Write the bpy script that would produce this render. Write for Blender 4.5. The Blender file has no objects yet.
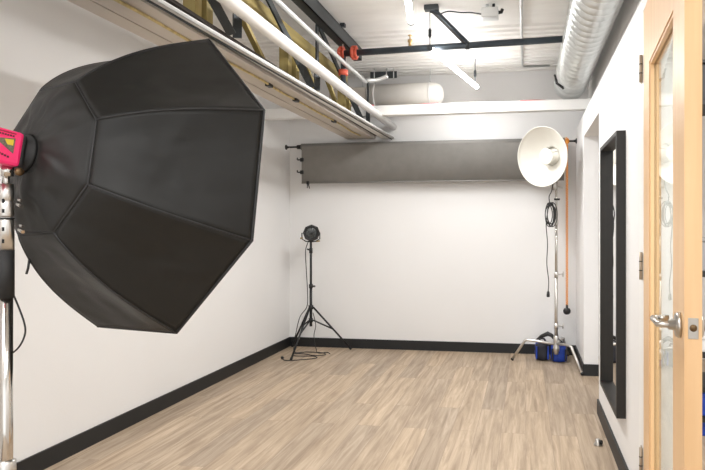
import bpy, bmesh, math, random
from mathutils import Vector, Matrix, noise
random.seed(7)
sc = bpy.context.scene
COL = sc.collection
PI = math.pi
V = Vector

# ------------------------------------------------------------------ materials
def nodes(name):
    m = bpy.data.materials.new(name); m.use_nodes = True
    nt = m.node_tree
    return m, nt, nt.nodes['Principled BSDF']

def mat(name, col, rough=.6, metal=0., var=.0, vscale=8., bump=0., bscale=40., spec=.5, stretch=None, sheen=0., coat=0.):
    m, nt, b = nodes(name)
    b.inputs['Roughness'].default_value = rough
    b.inputs['Metallic'].default_value = metal
    b.inputs['Specular IOR Level'].default_value = spec
    b.inputs['Sheen Weight'].default_value = sheen
    b.inputs['Coat Weight'].default_value = coat
    tc = nt.nodes.new('ShaderNodeTexCoord'); mp = nt.nodes.new('ShaderNodeMapping')
    nt.links.new(tc.outputs['Object'], mp.inputs['Vector'])
    if stretch: mp.inputs['Scale'].default_value = stretch
    nz = nt.nodes.new('ShaderNodeTexNoise'); nz.inputs['Scale'].default_value = vscale
    nz.inputs['Detail'].default_value = 4
    nt.links.new(mp.outputs['Vector'], nz.inputs['Vector'])
    rp = nt.nodes.new('ShaderNodeValToRGB')
    rp.color_ramp.elements[0].position = .3; rp.color_ramp.elements[1].position = .7
    rp.color_ramp.elements[0].color = (*[max(0, c*(1-var)) for c in col], 1)
    rp.color_ramp.elements[1].color = (*[min(1, c*(1+var)) for c in col], 1)
    nt.links.new(nz.outputs['Fac'], rp.inputs['Fac'])
    nt.links.new(rp.outputs['Color'], b.inputs['Base Color'])
    if bump:
        n2 = nt.nodes.new('ShaderNodeTexNoise'); n2.inputs['Scale'].default_value = bscale
        nt.links.new(mp.outputs['Vector'], n2.inputs['Vector'])
        bp = nt.nodes.new('ShaderNodeBump'); bp.inputs['Strength'].default_value = bump
        bp.inputs['Distance'].default_value = .01
        nt.links.new(n2.outputs['Fac'], bp.inputs['Height'])
        nt.links.new(bp.outputs['Normal'], b.inputs['Normal'])
    return m

def emit(name, col, strength):
    m, nt, b = nodes(name)
    b.inputs['Base Color'].default_value = (*col, 1)
    b.inputs['Emission Color'].default_value = (*col, 1)
    b.inputs['Emission Strength'].default_value = strength
    return m

def glass_mat():
    m, nt, b = nodes('door_glass')
    nt.nodes.remove(b)
    out = nt.nodes['Material Output']
    tr = nt.nodes.new('ShaderNodeBsdfTransparent'); tr.inputs['Color'].default_value = (.93, .96, .95, 1)
    gl = nt.nodes.new('ShaderNodeBsdfGlossy'); gl.inputs['Roughness'].default_value = .0
    fr = nt.nodes.new('ShaderNodeFresnel'); fr.inputs['IOR'].default_value = 1.52
    mx = nt.nodes.new('ShaderNodeMixShader')
    fr.inputs['IOR'].default_value = 1.75            # both faces of the pane together
    ge = nt.nodes.new('ShaderNodeNewGeometry'); inv = nt.nodes.new('ShaderNodeMath'); inv.operation = 'SUBTRACT'; inv.inputs[0].default_value = 1
    mu = nt.nodes.new('ShaderNodeMath'); mu.operation = 'MULTIPLY'
    nt.links.new(ge.outputs['Backfacing'], inv.inputs[1]); nt.links.new(inv.outputs[0], mu.inputs[0]); nt.links.new(fr.outputs[0], mu.inputs[1])
    nt.links.new(mu.outputs[0], mx.inputs[0]); nt.links.new(tr.outputs[0], mx.inputs[1])
    nt.links.new(gl.outputs[0], mx.inputs[2]); nt.links.new(mx.outputs[0], out.inputs['Surface'])
    return m

def floor_mat():
    m, nt, b = nodes('oak_plank_floor')
    N = nt.nodes.new; L = nt.links.new
    tc = N('ShaderNodeTexCoord'); mp = N('ShaderNodeMapping')
    mp.inputs['Rotation'].default_value = (0, 0, PI/2)
    L(tc.outputs['Object'], mp.inputs['Vector'])
    br = N('ShaderNodeTexBrick'); br.offset = .37; br.offset_frequency = 2
    br.inputs['Scale'].default_value = 1; br.inputs['Brick Width'].default_value = 1.22
    br.inputs['Row Height'].default_value = .15; br.inputs['Mortar Size'].default_value = .0012
    br.inputs['Mortar Smooth'].default_value = .4
    br.inputs['Color1'].default_value = (0, 0, 0, 1); br.inputs['Color2'].default_value = (1, 1, 1, 1)
    br.inputs['Mortar'].default_value = (.5, .5, .5, 1)
    L(mp.outputs[0], br.inputs['Vector'])
    # grain: noise stretched along the plank, shifted per plank
    mp2 = N('ShaderNodeMapping'); mp2.inputs['Scale'].default_value = (18, 1.1, 1)
    L(tc.outputs['Object'], mp2.inputs['Vector'])
    off = N('ShaderNodeVectorMath'); off.operation = 'MULTIPLY_ADD'
    L(br.outputs['Color'], off.inputs[0]); off.inputs[1].default_value = (0, 7, 11); L(mp2.outputs[0], off.inputs[2])
    n1 = N('ShaderNodeTexNoise'); n1.inputs['Scale'].default_value = 1.6; n1.inputs['Detail'].default_value = 6; n1.inputs['Roughness'].default_value = .65
    n1.inputs['Distortion'].default_value = .6
    L(off.outputs[0], n1.inputs['Vector'])
    rp = N('ShaderNodeValToRGB'); e = rp.color_ramp.elements
    e[0].position = .28; e[0].color = (.25, .183, .125, 1)
    e[1].position = .72; e[1].color = (.555, .45, .34, 1)
    e2 = rp.color_ramp.elements.new(.5); e2.color = (.405, .315, .226, 1)
    L(n1.outputs['Fac'], rp.inputs['Fac'])
    # plank to plank tone
    tone = N('ShaderNodeMix'); tone.data_type = 'RGBA'; tone.blend_type = 'MULTIPLY'; tone.inputs[0].default_value = .8
    r2 = N('ShaderNodeValToRGB'); r2.color_ramp.elements[0].color = (.86, .86, .88, 1); r2.color_ramp.elements[1].color = (1.12, 1.09, 1.05, 1)
    L(br.outputs['Color'], r2.inputs['Fac'])
    L(rp.outputs['Color'], tone.inputs[6]); L(r2.outputs['Color'], tone.inputs[7])
    mo = N('ShaderNodeMix'); mo.data_type = 'RGBA'
    L(br.outputs['Fac'], mo.inputs[0]); L(tone.outputs[2], mo.inputs[6]); mo.inputs[7].default_value = (.25, .185, .135, 1)
    L(mo.outputs[2], b.inputs['Base Color'])
    b.inputs['Roughness'].default_value = .48; b.inputs['Specular IOR Level'].default_value = .35
    return m

def wood_mat(name, c0, c1, axis=2, rough=.4, sc_=26.):
    m, nt, b = nodes(name)
    N = nt.nodes.new; L = nt.links.new
    tc = N('ShaderNodeTexCoord'); mp = N('ShaderNodeMapping')
    s = [1, 1, 1]; s[axis] = .06
    mp.inputs['Scale'].default_value = s
    L(tc.outputs['Object'], mp.inputs['Vector'])
    nz = N('ShaderNodeTexNoise'); nz.inputs['Scale'].default_value = sc_; nz.inputs['Detail'].default_value = 5
    L(mp.outputs[0], nz.inputs['Vector'])
    rp = N('ShaderNodeValToRGB'); rp.color_ramp.elements[0].position = .3; rp.color_ramp.elements[1].position = .7
    rp.color_ramp.elements[0].color = (*c0, 1); rp.color_ramp.elements[1].color = (*c1, 1)
    L(nz.outputs['Fac'], rp.inputs['Fac']); L(rp.outputs['Color'], b.inputs['Base Color'])
    b.inputs['Roughness'].default_value = rough
    return m

def fabric_mat():
    m, nt, b = nodes('softbox_nylon')
    N = nt.nodes.new; L = nt.links.new
    b.inputs['Base Color'].default_value = (.0110, .0106, .0094, 1)
    b.inputs['Roughness'].default_value = .47
    b.inputs['Specular IOR Level'].default_value = .3
    b.inputs['Sheen Weight'].default_value = .03
    tc = N('ShaderNodeTexCoord')
    mp = N('ShaderNodeMapping'); mp.inputs['Scale'].default_value = (1, 1, 1.7); mp.inputs['Rotation'].default_value = (.5, .4, .8)
    L(tc.outputs['Object'], mp.inputs['Vector'])
    n1 = N('ShaderNodeTexNoise'); n1.inputs['Scale'].default_value = 3.2; n1.inputs['Detail'].default_value = 1.5; n1.inputs['Distortion'].default_value = .5
    n2 = N('ShaderNodeTexNoise'); n2.inputs['Scale'].default_value = 420
    L(mp.outputs[0], n1.inputs['Vector']); L(tc.outputs['Object'], n2.inputs['Vector'])
    b1 = N('ShaderNodeBump'); b1.inputs['Strength'].default_value = .75; b1.inputs['Distance'].default_value = .03
    b2 = N('ShaderNodeBump'); b2.inputs['Strength'].default_value = .25; b2.inputs['Distance'].default_value = .002
    L(n1.outputs['Fac'], b1.inputs['Height']); L(n2.outputs['Fac'], b2.inputs['Height'])
    L(b1.outputs[0], b2.inputs['Normal']); L(b2.outputs[0], b.inputs['Normal'])
    return m

WALL = mat('white_wall_paint', (.80, .795, .79), .6, var=.012, vscale=1.5, bump=.05, bscale=120)
CEIL = mat('ceiling_paint', (.84, .83, .81), .7, var=.045, vscale=2.5, bump=.1, bscale=30, stretch=(1, 3, 1))
TRIMW = mat('white_trim_paint', (.83, .825, .81), .45, var=.01)
BASE = mat('black_rubber_base', (.009, .010, .011), .5, var=.1)
FLOOR = floor_mat()
MAPLE = wood_mat('maple_veneer', (.71, .45, .23), (.79, .53, .29), 2, .36)
OLIVE = wood_mat('raw_joist_timber', (.25, .19, .06), (.36, .28, .10), 1, .7)
OLIVEV = wood_mat('raw_stud_timber', (.25, .19, .06), (.36, .28, .10), 2, .7)
GLASS = glass_mat()
MIRROR = mat('mirror_silver', (.90, .91, .90), .01, 1.)
MFRAME = mat('dark_brown_frame', (.013, .011, .009), .5, var=.15, vscale=20, stretch=(1, 1, .1))
NICKEL = mat('brushed_nickel', (.52, .49, .45), .28, 1., var=.05, vscale=60)
HINGE = mat('hinge_nickel', (.42, .35, .27), .4, .45, var=.08)
CHROME = mat('chrome', (.60, .575, .54), .14, 1.)
SATIN = mat('satin_steel', (.62, .60, .57), .3, 1., var=.04)
BLACKM = mat('black_metal', (.02, .021, .023), .42, .3, var=.1)
BLACKP = mat('black_plastic', (.015, .015, .016), .5, var=.1)
RUBBER = mat('black_rubber', (.012, .012, .012), .7)
GREYMET = mat('dark_grey_steel', (.036, .042, .046), .5, .3, var=.15, vscale=6)
BLUESTEEL = mat('blue_grey_pipe', (.05, .065, .08), .45, .3, var=.2, vscale=6)
BEIGE = mat('joist_underside_board', (.52, .47, .415), .7, var=.06, vscale=5, stretch=(1, .2, 1))
DARKGAP = mat('dark_gap', (.05, .04, .035), .8)
FLANGE = mat('painted_flange', (.70, .69, .66), .5, var=.05, vscale=5)
ROPE = mat('yellow_strip', (.52, .42, .20), .8, var=.25, vscale=30)
PIPEW = mat('white_pipe_paint', (.80, .79, .77), .45, var=.03)
CONDUIT = mat('galvanised_conduit', (.66, .67, .67), .35, .7, var=.06)
GALV = mat('galvanised_duct', (.68, .70, .69), .30, .75, var=.07, vscale=9)
INSUL = mat('insulation_jacket', (.82, .80, .76), .6, var=.03)
RED = mat('red_coupling_paint', (.62, .10, .055), .5, var=.2, vscale=40)
REDL = mat('red_cable', (.55, .02, .04), .5)
FABRIC = fabric_mat()
DIFF = mat('diffuser_cloth', (.8, .8, .78), .8)
PINK = mat('hot_pink_casing', (.92, .028, .17), .35, var=.03, coat=.3)
PINKD = mat('deep_pink_vent', (.30, .01, .03), .5)
YEL = mat('yellow_ink', (.75, .55, .05), .5)
GREYINK = mat('grey_ink', (.16, .14, .10), .5, var=.4, vscale=150)
DARKINK = mat('dark_ink', (.10, .012, .02), .5)
DISHW = mat('white_dish_enamel', (.76, .74, .68), .45, var=.01)
DISHB = mat('dish_outside', (.75, .75, .73), .35, .2)
GREYBG = mat('grey_backdrop_cloth', (.215, .207, .193), .8, var=.05, vscale=12, bump=.06, bscale=200)
GREYROLL = mat('grey_backdrop_roll', (.235, .228, .214), .75, var=.04, vscale=12)
ORANGE = mat('orange_plastic', (.95, .37, .05), .45)
BLUE = mat('blue_nylon', (.008, .045, .34), .55, var=.25, vscale=14, bump=.5, bscale=14)
NAVY = mat('black_nylon', (.012, .013, .022), .6, var=.2, vscale=14, bump=.4, bscale=14)
LENS = mat('lens_glass_grey', (.11, .12, .12), .25, var=.5, vscale=60)
BRONZE = mat('dark_bronze', (.16, .10, .05), .4, .8)
BRASS = mat('brass', (.55, .38, .18), .35, .9)
AMBER = mat('amber_knob', (.30, .22, .08), .5)
LED = emit('led_tube', (1, .99, .97), 18)
STOPM = mat('doorstop_metal', (.50, .48, .45), .3, 1.)
SHELFB = mat('shelf_black', (.012, .012, .013), .5)
BOXW = mat('white_carton', (.72, .72, .72), .6)
BOXG = mat('grey_carton', (.30, .30, .31), .6)

# ------------------------------------------------------------------ helpers
def link(name, bm, m, parent=None, smooth=False, bevel=0., kind=None):
    me = bpy.data.meshes.new(name); bmesh.ops.recalc_face_normals(bm, faces=bm.faces[:])
    bm.to_mesh(me); bm.free()
    o = bpy.data.objects.new(name, me); COL.objects.link(o)
    for mm in (m if isinstance(m, (list, tuple)) else [m]): me.materials.append(mm)
    if smooth: me.polygons.foreach_set('use_smooth', [True]*len(me.polygons))
    if parent: o.parent = parent
    if bevel:
        md = o.modifiers.new('bevel', 'BEVEL'); md.width = bevel; md.segments = 2; md.limit_method = 'ANGLE'
    if kind: o['kind'] = kind
    return o

def tag(o, label, cat, group=None):
    o['label'] = label; o['category'] = cat
    if group: o['group'] = group
    return o

def thing(name, label, cat, loc=(0, 0, 0), group=None):
    o = bpy.data.objects.new(name, None); COL.objects.link(o); o.location = loc
    o.empty_display_size = .1
    return tag(o, label, cat, group)

def rel(o_parent, p): return V(p) - V(o_parent.location)

def bx(bm, x0, x1, y0, y1, z0, z1, M=None, mi=0):
    c = [(x0,y0,z0),(x1,y0,z0),(x1,y1,z0),(x0,y1,z0),(x0,y0,z1),(x1,y0,z1),(x1,y1,z1),(x0,y1,z1)]
    vs = [bm.verts.new((M @ V(p)) if M else p) for p in c]
    for f in ((0,3,2,1),(4,5,6,7),(0,1,5,4),(1,2,6,5),(2,3,7,6),(3,0,4,7)):
        fc = bm.faces.new([vs[i] for i in f]); fc.material_index = mi
    return bm

def hexa(bm, pts):   # 8 free corners, same order as bx
    vs = [bm.verts.new(p) for p in pts]
    for f in ((0,3,2,1),(4,5,6,7),(0,1,5,4),(1,2,6,5),(2,3,7,6),(3,0,4,7)): bm.faces.new([vs[i] for i in f])

def smoothpath(pts, n=6):
    pts = [V(p) for p in pts]; out = []
    for i in range(len(pts)-1):
        p0 = pts[max(i-1, 0)]; p1 = pts[i]; p2 = pts[i+1]; p3 = pts[min(i+2, len(pts)-1)]
        for k in range(n):
            t = k/n
            out.append(.5*((2*p1)+(p2-p0)*t+(2*p0-5*p1+4*p2-p3)*t*t+(3*p1-p0-3*p2+p3)*t**3))
    out.append(pts[-1]); return out

def tube(bm, pts, r, seg=10, smooth_n=0, caps=True, mi=0):
    if smooth_n: pts = smoothpath(pts, smooth_n)
    pts = [V(p) for p in pts]; n = len(pts)
    rs = r if isinstance(r, (list, tuple)) else [r]*n
    tang = [(pts[min(i+1, n-1)]-pts[max(i-1, 0)]).normalized() for i in range(n)]
    a = V((0, 0, 1)) if abs(tang[0].z) < .9 else V((1, 0, 0))
    u = tang[0].cross(a).normalized(); rings = []
    for i in range(n):
        u = (u - tang[i]*u.dot(tang[i])).normalized(); w = tang[i].cross(u)
        rings.append([bm.verts.new(pts[i]+(u*math.cos(2*PI*k/seg)+w*math.sin(2*PI*k/seg))*rs[i]) for k in range(seg)])
    for i in range(n-1):
        for k in range(seg):
            f = bm.faces.new((rings[i][k], rings[i][(k+1) % seg], rings[i+1][(k+1) % seg], rings[i+1][k]))
            f.smooth = True; f.material_index = mi
    if caps:
        for rg in (rings[0], rings[-1]):
            f = bm.faces.new(rg); f.material_index = mi
    return bm

def lathe(bm, origin, axis, prof, seg=24, close=False, mi=0):
    """prof: list of (distance along axis, radius)"""
    o = V(origin); ax = V(axis).normalized()
    a = V((0, 0, 1)) if abs(ax.z) < .9 else V((1, 0, 0))
    u = ax.cross(a).normalized(); w = ax.cross(u); rings = []
    for d, r in prof:
        if r < 1e-6: rings.append([bm.verts.new(o+ax*d)])
        else: rings.append([bm.verts.new(o+ax*d+(u*math.cos(2*PI*k/seg)+w*math.sin(2*PI*k/seg))*r) for k in range(seg)])
    for i in range(len(rings)-1):
        A, B = rings[i], rings[i+1]
        for k in range(seg):
            k2 = (k+1) % seg
            if len(A) == 1 and len(B) == 1: continue
            if len(A) == 1: f = bm.faces.new((A[0], B[k2], B[k]))
            elif len(B) == 1: f = bm.faces.new((A[k], A[k2], B[0]))
            else: f = bm.faces.new((A[k], A[k2], B[k2], B[k]))
            f.smooth = True; f.material_index = mi
    return bm

def B(): return bmesh.new()
def T(pts, r, **k): return tube(B(), pts, r, **k)

# ------------------------------------------------------------------ camera
H = 1.24; TH = math.atan(95/600)
cam_d = bpy.data.cameras.new('camera'); cam = bpy.data.objects.new('camera', cam_d); COL.objects.link(cam)
cam.location = (0, 0, H); cam.rotation_euler = (PI/2, 0, TH)
cam_d.sensor_width = 36; cam_d.lens = 600/705*36; cam_d.shift_x = -78.5/705; cam_d.shift_y = -7/705
cam_d.clip_start = .05; cam_d.clip_end = 60
sc.camera = cam
RX = V((math.cos(TH), math.sin(TH), 0)); FW = V((-math.sin(TH), math.cos(TH), 0)); UP = V((0, 0, 1))
def c2w(x, yd, z): return RX*x + FW*z - UP*yd + V((0, 0, H))
def dirv(x, yd, z): return RX*x + FW*z - UP*yd

# ------------------------------------------------------------------ room
XL, XR, YB, YN, ZC = -2.455, .481, 6.0, -2.2, 2.79
XO = .601; WT = 2.205          # right partition: thickness and height
def S(name, bm, m, **k): return link(name, bm, m, kind='structure', **k)
S('floor', bx(B(), XL-.12, 3.2, YN, YB+.12, -.1, 0), FLOOR)
b = B(); bx(b, XL-.12, 3.2, YN, YB+.12, ZC, ZC+.1)
for i in range(13):                                     # ribs of the metal deck at the far end
    y = 4.62+i*.105
    hexa(b, [(-2.45,y,ZC-.018),(.6,y,ZC-.018),(.6,y+.05,ZC-.018),(-2.45,y+.05,ZC-.018),
             (-2.45,y-.012,ZC),(.6,y-.012,ZC),(.6,y+.062,ZC),(-2.45,y+.062,ZC)])
S('ceiling', b, CEIL)
S('wall_left', bx(B(), XL-.12, XL, YN, YB, 0, ZC), WALL)
S('wall_back', bx(B(), XL-.12, 3.2, YB, YB+.12, 0, ZC), WALL)
b = B()
bx(b, XR, XO, 5.186, YB, 0, WT)                          # beyond the opening
bx(b, XR, XO, 4.13, 5.186, 2.012, WT)                    # header over the opening
bx(b, XR, XO, 2.60, 4.13, 0, WT)                         # between opening and glazed door
bx(b, XR, XO, 1.58, 2.60, 2.135, WT)
bx(b, XR, XO, YN, 1.58, 0, WT)
bx(b, XO, XO+.1, YN, YB, WT-.15, ZC)                     # set-back upper wall
S('wall_right', b, WALL)
S('wall_far_side', bx(B(), 3.08, 3.2, YN, YB, 0, ZC), WALL)   # other side of the neighbouring room
bt, bh = .012, .096
S('baseboard_left', bx(B(), XL, XL+bt, YN, YB-bt, 0, bh), BASE)
S('baseboard_back', bx(B(), XL, XR, YB-bt, YB, 0, bh), BASE)
b = B(); bx(b, XR-bt, XR, 5.174, YB-bt, 0, bh); bx(b, XR, XO, 5.174, 5.186, 0, bh)
bx(b, XR-bt, XR, 2.665, 4.142, 0, bh); bx(b, XR, XO, 4.13, 4.142, 0, bh)
S('baseboard_right', b, BASE)
# white timber beam across the room in front of the back wall
S('trim_1', bx(B(), XL, XO, 5.35, 5.44, 2.272, 2.362), TRIMW, bevel=.003)
# white painted door frame
b = B()
bx(b, XR-.006, XO+.006, 2.562, 2.60, 0, 2.17); bx(b, XR-.006, XR, 2.60, 2.665, 0, 2.18)
bx(b, XR-.006, XO+.006, 1.58, 2.562, 2.132, 2.17); bx(b, XR-.006, XO+.006, 1.56, 1.60, 0, 2.17)
bx(b, XR+.055, XR+.075, 2.545, 2.562, 0, 2.10)
S('trim_2', b, TRIMW)

# ------------------------------------------------------------------ glazed wooden door
DA, DH = .075, V((.473, 2.549, 0)); DW, DT, DS = .917, .043, .181
DM = Matrix.Translation(DH) @ Matrix.Rotation(-DA, 4, 'Z')   # local -Y runs from hinge to free edge, +X into thickness
door = bpy.data.objects.new('door_1', None); COL.objects.link(door); door['kind'] = 'structure'; door.matrix_world = DM
def dpart(name, bm, m, **k): return link(name, bm, m, door, **k)
b = B()
bx(b, 0, DT, -DS, 0, .01, 2.12); bx(b, 0, DT, -DW, -DW+DS, .01, 2.12)
bx(b, 0, DT, -DW+DS, -DS, 1.868, 2.12); bx(b, 0, DT, -DW+DS, -DS, .01, .28)
dpart('door_leaf', b, MAPLE)
b = B()                                                    # glazing beads
for x0, x1 in ((.004, .0175), (.0255, .039)):
    bx(b, x0, x1, -DW+DS, -DW+DS+.010, .28, 1.868); bx(b, x0, x1, -DS-.010, -DS, .28, 1.868)
    bx(b, x0, x1, -DW+DS+.010, -DS-.010, 1.858, 1.868); bx(b, x0, x1, -DW+DS+.010, -DS-.010, .28, .29)
dpart('glazing_bead', b, MAPLE)
dpart('glass_pane', bx(B(), .018, .025, -DW+DS+.001, -DS-.001, .281, 1.867), GLASS)
hz = .980; hy = -DW+.062
lev = dpart('lever_handle', tube(B(), [(-.008, hy, hz), (-.050, hy, hz), (-.055, hy+.005, hz), (-.055, hy+.112, hz), (-.050, hy+.117, hz), (-.012, hy+.117, hz)], .0090, seg=14), NICKEL)
link('rose', lathe(B(), (0, hy, hz), (-1, 0, 0), [(0, 0), (0, .034), (.008, .034), (.012, .030), (.013, .016), (.03, .013), (.03, 0)], 28), NICKEL, lev)
lev2 = dpart('lever_handle', tube(B(), [(DT+.008, hy, hz), (DT+.062, hy, hz), (DT+.068, hy+.006, hz), (DT+.068, hy+.118, hz)], .0098, seg=14), NICKEL)
link('rose', lathe(B(), (DT, hy, hz), (1, 0, 0), [(0, 0), (0, .034), (.008, .034), (.012, .030), (.013, .016), (.03, .013), (.03, 0)], 28), NICKEL, lev2)
lp = dpart('latch_plate', bx(B(), .009, .034, -DW-.002, -DW+.001, hz-.026, hz+.028), NICKEL, bevel=.001)
link('latch_bolt', lathe(B(), (.0215, -DW-.001, hz+.002), (0, -1, 0), [(0, .0095), (.001, .0095), (.0015, .008), (.0015, .0055), (.006, .005), (.007, 0)], 18), [BRONZE], lp)
for z0, z1 in ((1.84, 1.952), (1.028, 1.14), (.225, .335)):
    hgo = dpart('hinge', lathe(B(), (-.008, .027, z0), (0, 0, 1), [(0, 0), (0, .0065), (z1-z0, .0065), (z1-z0, 0)], 12), HINGE)
    for kk in range(2):
        link('hinge_knuckle', lathe(B(), (-.008, .027, z0+(kk+1)*(z1-z0)/3-.002), (0, 0, 1), [(0, .0065), (0, .0075), (.004, .0075), (.004, .0065)], 12), BLACKM, hgo)
    link('hinge_leaf', bx(B(), -.006, -.002, .022, .058, z0, z1), HINGE, hgo)

# door stop on the floor
t = thing('door_stop', 'small round metal door stop on the wood floor near the right wall', 'door stop', (.406, 3.536, 0))
link('base', lathe(B(), (0, 0, 0), (0, 0, 1), [(0, 0), (0, .024), (.006, .024), (.009, .018), (.028, .016), (.034, .012), (.036, 0)], 24), STOPM, t)
link('bumper', lathe(B(), (.0, 0, .018), (1, -.3, 0), [(.012, .012), (.024, .012), (.026, .009), (.026, 0)], 16), RUBBER, t)

# ------------------------------------------------------------------ wall mirror
MX0, MY0, MY1, MZ0, MZ1 = .436, 3.035, 3.693, .31, 1.716
t = thing('wall_mirror', 'tall narrow mirror in a deep dark brown frame on the right wall', 'mirror', (.481, (MY0+MY1)/2, MZ0))
fw_ = .022
def rb(*a): # box relative to mirror thing
    b_ = B(); bx(b_, *a); bmesh.ops.translate(b_, verts=b_.verts[:], vec=-V(t.location)); return b_
X1 = .4805
b = B()
bx(b, MX0, X1, MY0, MY0+fw_, MZ0, MZ1); bx(b, MX0, X1, MY1-fw_, MY1, MZ0, MZ1)
bx(b, MX0, X1, MY0+fw_, MY1-fw_, MZ1-fw_, MZ1); bx(b, MX0, X1, MY0+fw_, MY1-fw_, MZ0, MZ0+fw_)
bmesh.ops.translate(b, verts=b.verts[:], vec=-V(t.location))
link('frame', b, MFRAME, t)
link('mirror_glass', rb(X1-.008, X1-.003, MY0+fw_+.0005, MY1-fw_-.0005, MZ0+fw_+.0005, MZ1-fw_-.0005), MIRROR, t)

# ------------------------------------------------------------------ joist structure over the room, left
Y0, Y1 = .2, 5.99
def xr(y): return -1.462 + (y-2.2)*(.133/3.8)
t = thing('ceiling_joist', 'long open-web joist with olive timbers and black steel webs under the ceiling', 'joist', (-1.6, 3, 2.155))
def jl(name, bm, m, **k):
    bmesh.ops.translate(bm, verts=bm.verts[:], vec=-V(t.location)); return link(name, bm, m, t, **k)
zb = 2.155
jl('soffit_board', bx(B(), -1.822, -1.732, Y0, Y1, zb, zb+.035), BEIGE)
b = B(); bx(b, -1.722, -1.622, Y0, Y1, zb, zb+.035); jl('soffit_board', b, BEIGE)
jl('soffit_board', bx(B(), -1.618, -1.528, Y0, Y1, zb-.001, zb+.036), BEIGE)
jl('shadow_gap', bx(B(), -1.80, -1.46, Y0, Y1, zb+.03, zb+.045), DARKGAP)
b = B()      # lower flange of painted steel with an upturned lip, widening toward the far end
hexa(b, [(-1.512,Y0,zb-.004),(xr(Y0),Y0,zb-.004),(xr(Y1),Y1,zb-.004),(-1.45,Y1,zb-.004),
         (-1.512,Y0,zb+.010),(xr(Y0),Y0,zb+.010),(xr(Y1),Y1,zb+.010),(-1.45,Y1,zb+.010)])
jl('lower_flange', b, FLANGE)
b = B()
hexa(b, [(xr(Y0)-.03,Y0,zb-.012),(xr(Y0)-.024,Y0,zb-.012),(xr(Y1)-.024,Y1,zb-.012),(xr(Y1)-.03,Y1,zb-.012),
         (xr(Y0)-.03,Y0,zb-.003),(xr(Y0)-.024,Y0,zb-.003),(xr(Y1)-.024,Y1,zb-.003),(xr(Y1)-.03,Y1,zb-.003)])
jl('flange_seam', b, GREYMET)
b = B()
hexa(b, [(xr(Y0)-.006,Y0,zb-.004),(xr(Y0),Y0,zb-.004),(xr(Y1),Y1,zb-.004),(xr(Y1)-.006,Y1,zb-.004),
         (xr(Y0)-.006,Y0,zb+.014),(xr(Y0),Y0,zb+.014),(xr(Y1),Y1,zb+.014),(xr(Y1)-.006,Y1,zb+.014)])
jl('flange_lip', b, FLANGE)
# top chord of black steel channel and olive timber
b = B(); bx(b, -1.36, -1.352, 0, 4.85, 2.635, 2.735); bx(b, -1.42, -1.352, 0, 4.85, 2.728, 2.736); bx(b, -1.42, -1.352, 0, 4.85, 2.635, 2.642)
jl('steel_channel', b, GREYMET)
jl('timber_chord', bx(B(), -1.53, -1.49, 1.4, 4.9, 2.44, 2.53), OLIVE)
def sw(x, y, z): return (x, y, z)
for ya in (2.50, 2.60, 3.57, 3.70, 4.75, 4.88):            # upright timbers
    jl('timber_stud', bx(B(), -1.53, -1.47, ya, ya+.055, zb+.04, 2.43), OLIVEV)
for ya, yb_ in ((2.85, 3.24), (3.78, 4.15), (4.25, 4.62)):   # slanting timbers
    b = B(); d = .022
    hexa(b, [(-1.50,ya-d,2.43),(-1.47,ya-d,2.43),(-1.47,ya+d,2.43),(-1.50,ya+d,2.43),
             (-1.50,yb_-d,zb+.04),(-1.47,yb_-d,zb+.04),(-1.47,yb_+d,zb+.04),(-1.50,yb_+d,zb+.04)])
    jl('slanting_timber', b, OLIVEV)
def web(ya, za, yb_, zb_, w=.022):
    p0, p1 = V((-1.425, ya, za)), V((-1.425, yb_, zb_)); n = 10; b = B(); rings = []
    tg = (p1-p0).normalized(); sd = V((0, -tg.z, tg.y))
    for i in range(n+1):
        q = p0.lerp(p1, i/n); a = 0 if i < 5 else (i-5)/5*1.2     # flat bar twisted near its foot
        wv = (sd*math.cos(a)+V((1, 0, 0))*math.sin(a))*w; th_ = (sd*-math.sin(a)+V((1, 0, 0))*math.cos(a))*.006
        rings.append([b.verts.new(q+wv+th_), b.verts.new(q-wv+th_), b.verts.new(q-wv-th_), b.verts.new(q+wv-th_)])
    for i in range(n):
        for k in range(4): b.faces.new((rings[i][k], rings[i][(k+1) % 4], rings[i+1][(k+1) % 4], rings[i+1][k]))
    b.faces.new(rings[0]); b.faces.new(rings[-1])
    jl('steel_web', b, GREYMET)
for y_ in (1.2,):
    web(y_, 2.6, y_+.8, 2.19)
web(1.95, 2.64, 2.75, 2.19); web(2.81, 2.64, 2.81, 2.19); web(2.93, 2.64, 3.86, 2.19, .024); web(3.97, 2.64, 3.97, 2.19, .02)
web(4.02, 2.64, 5.1, 2.19, .022); web(5.32, 2.60, 5.32, 2.17, .018)
# yellow strip and staples hanging under the boards
b = tube(B(), [(-1.61 + .006*math.sin(i*1.3) , .4+i*.28, zb-.006-(.006 if i % 3 == 0 else 0)) for i in range(20)], .0075, seg=8, smooth_n=3)
t = thing('strapping_cord', 'thin yellowish cord clipped along the underside of the joist', 'cord', (-1.61, .4, zb))
bmesh.ops.translate(b, verts=b.verts[:], vec=-V(t.location)); link('cord', b, ROPE, t)
for yy in (3.6, 4.05, 4.9): link('clip', bx(B(), -.014, .014, yy-.4-.03, yy-.4+.03, -.020, 0), BLACKM, t)

# big white pipe along the joist
b = T([(-1.342, -.5, 2.288), (-1.338, 5.995, 2.272)], .035, seg=20)
tag(link('large_pipe', b, PIPEW), 'thick white pipe running along the joist to the back wall', 'pipe')
b = T([(-1.30, .5, 2.475), (-1.335, 3.2, 2.472), (-1.335, 4.75, 2.47), (-1.31, 4.88, 2.478), (-1.24, 4.95, 2.495), (-1.16, 4.97, 2.53)], .017, seg=12, smooth_n=4)
tag(link('thin_conduit', b, CONDUIT), 'thin pale conduit above the thick white pipe, bent right at its end', 'conduit')

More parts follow.
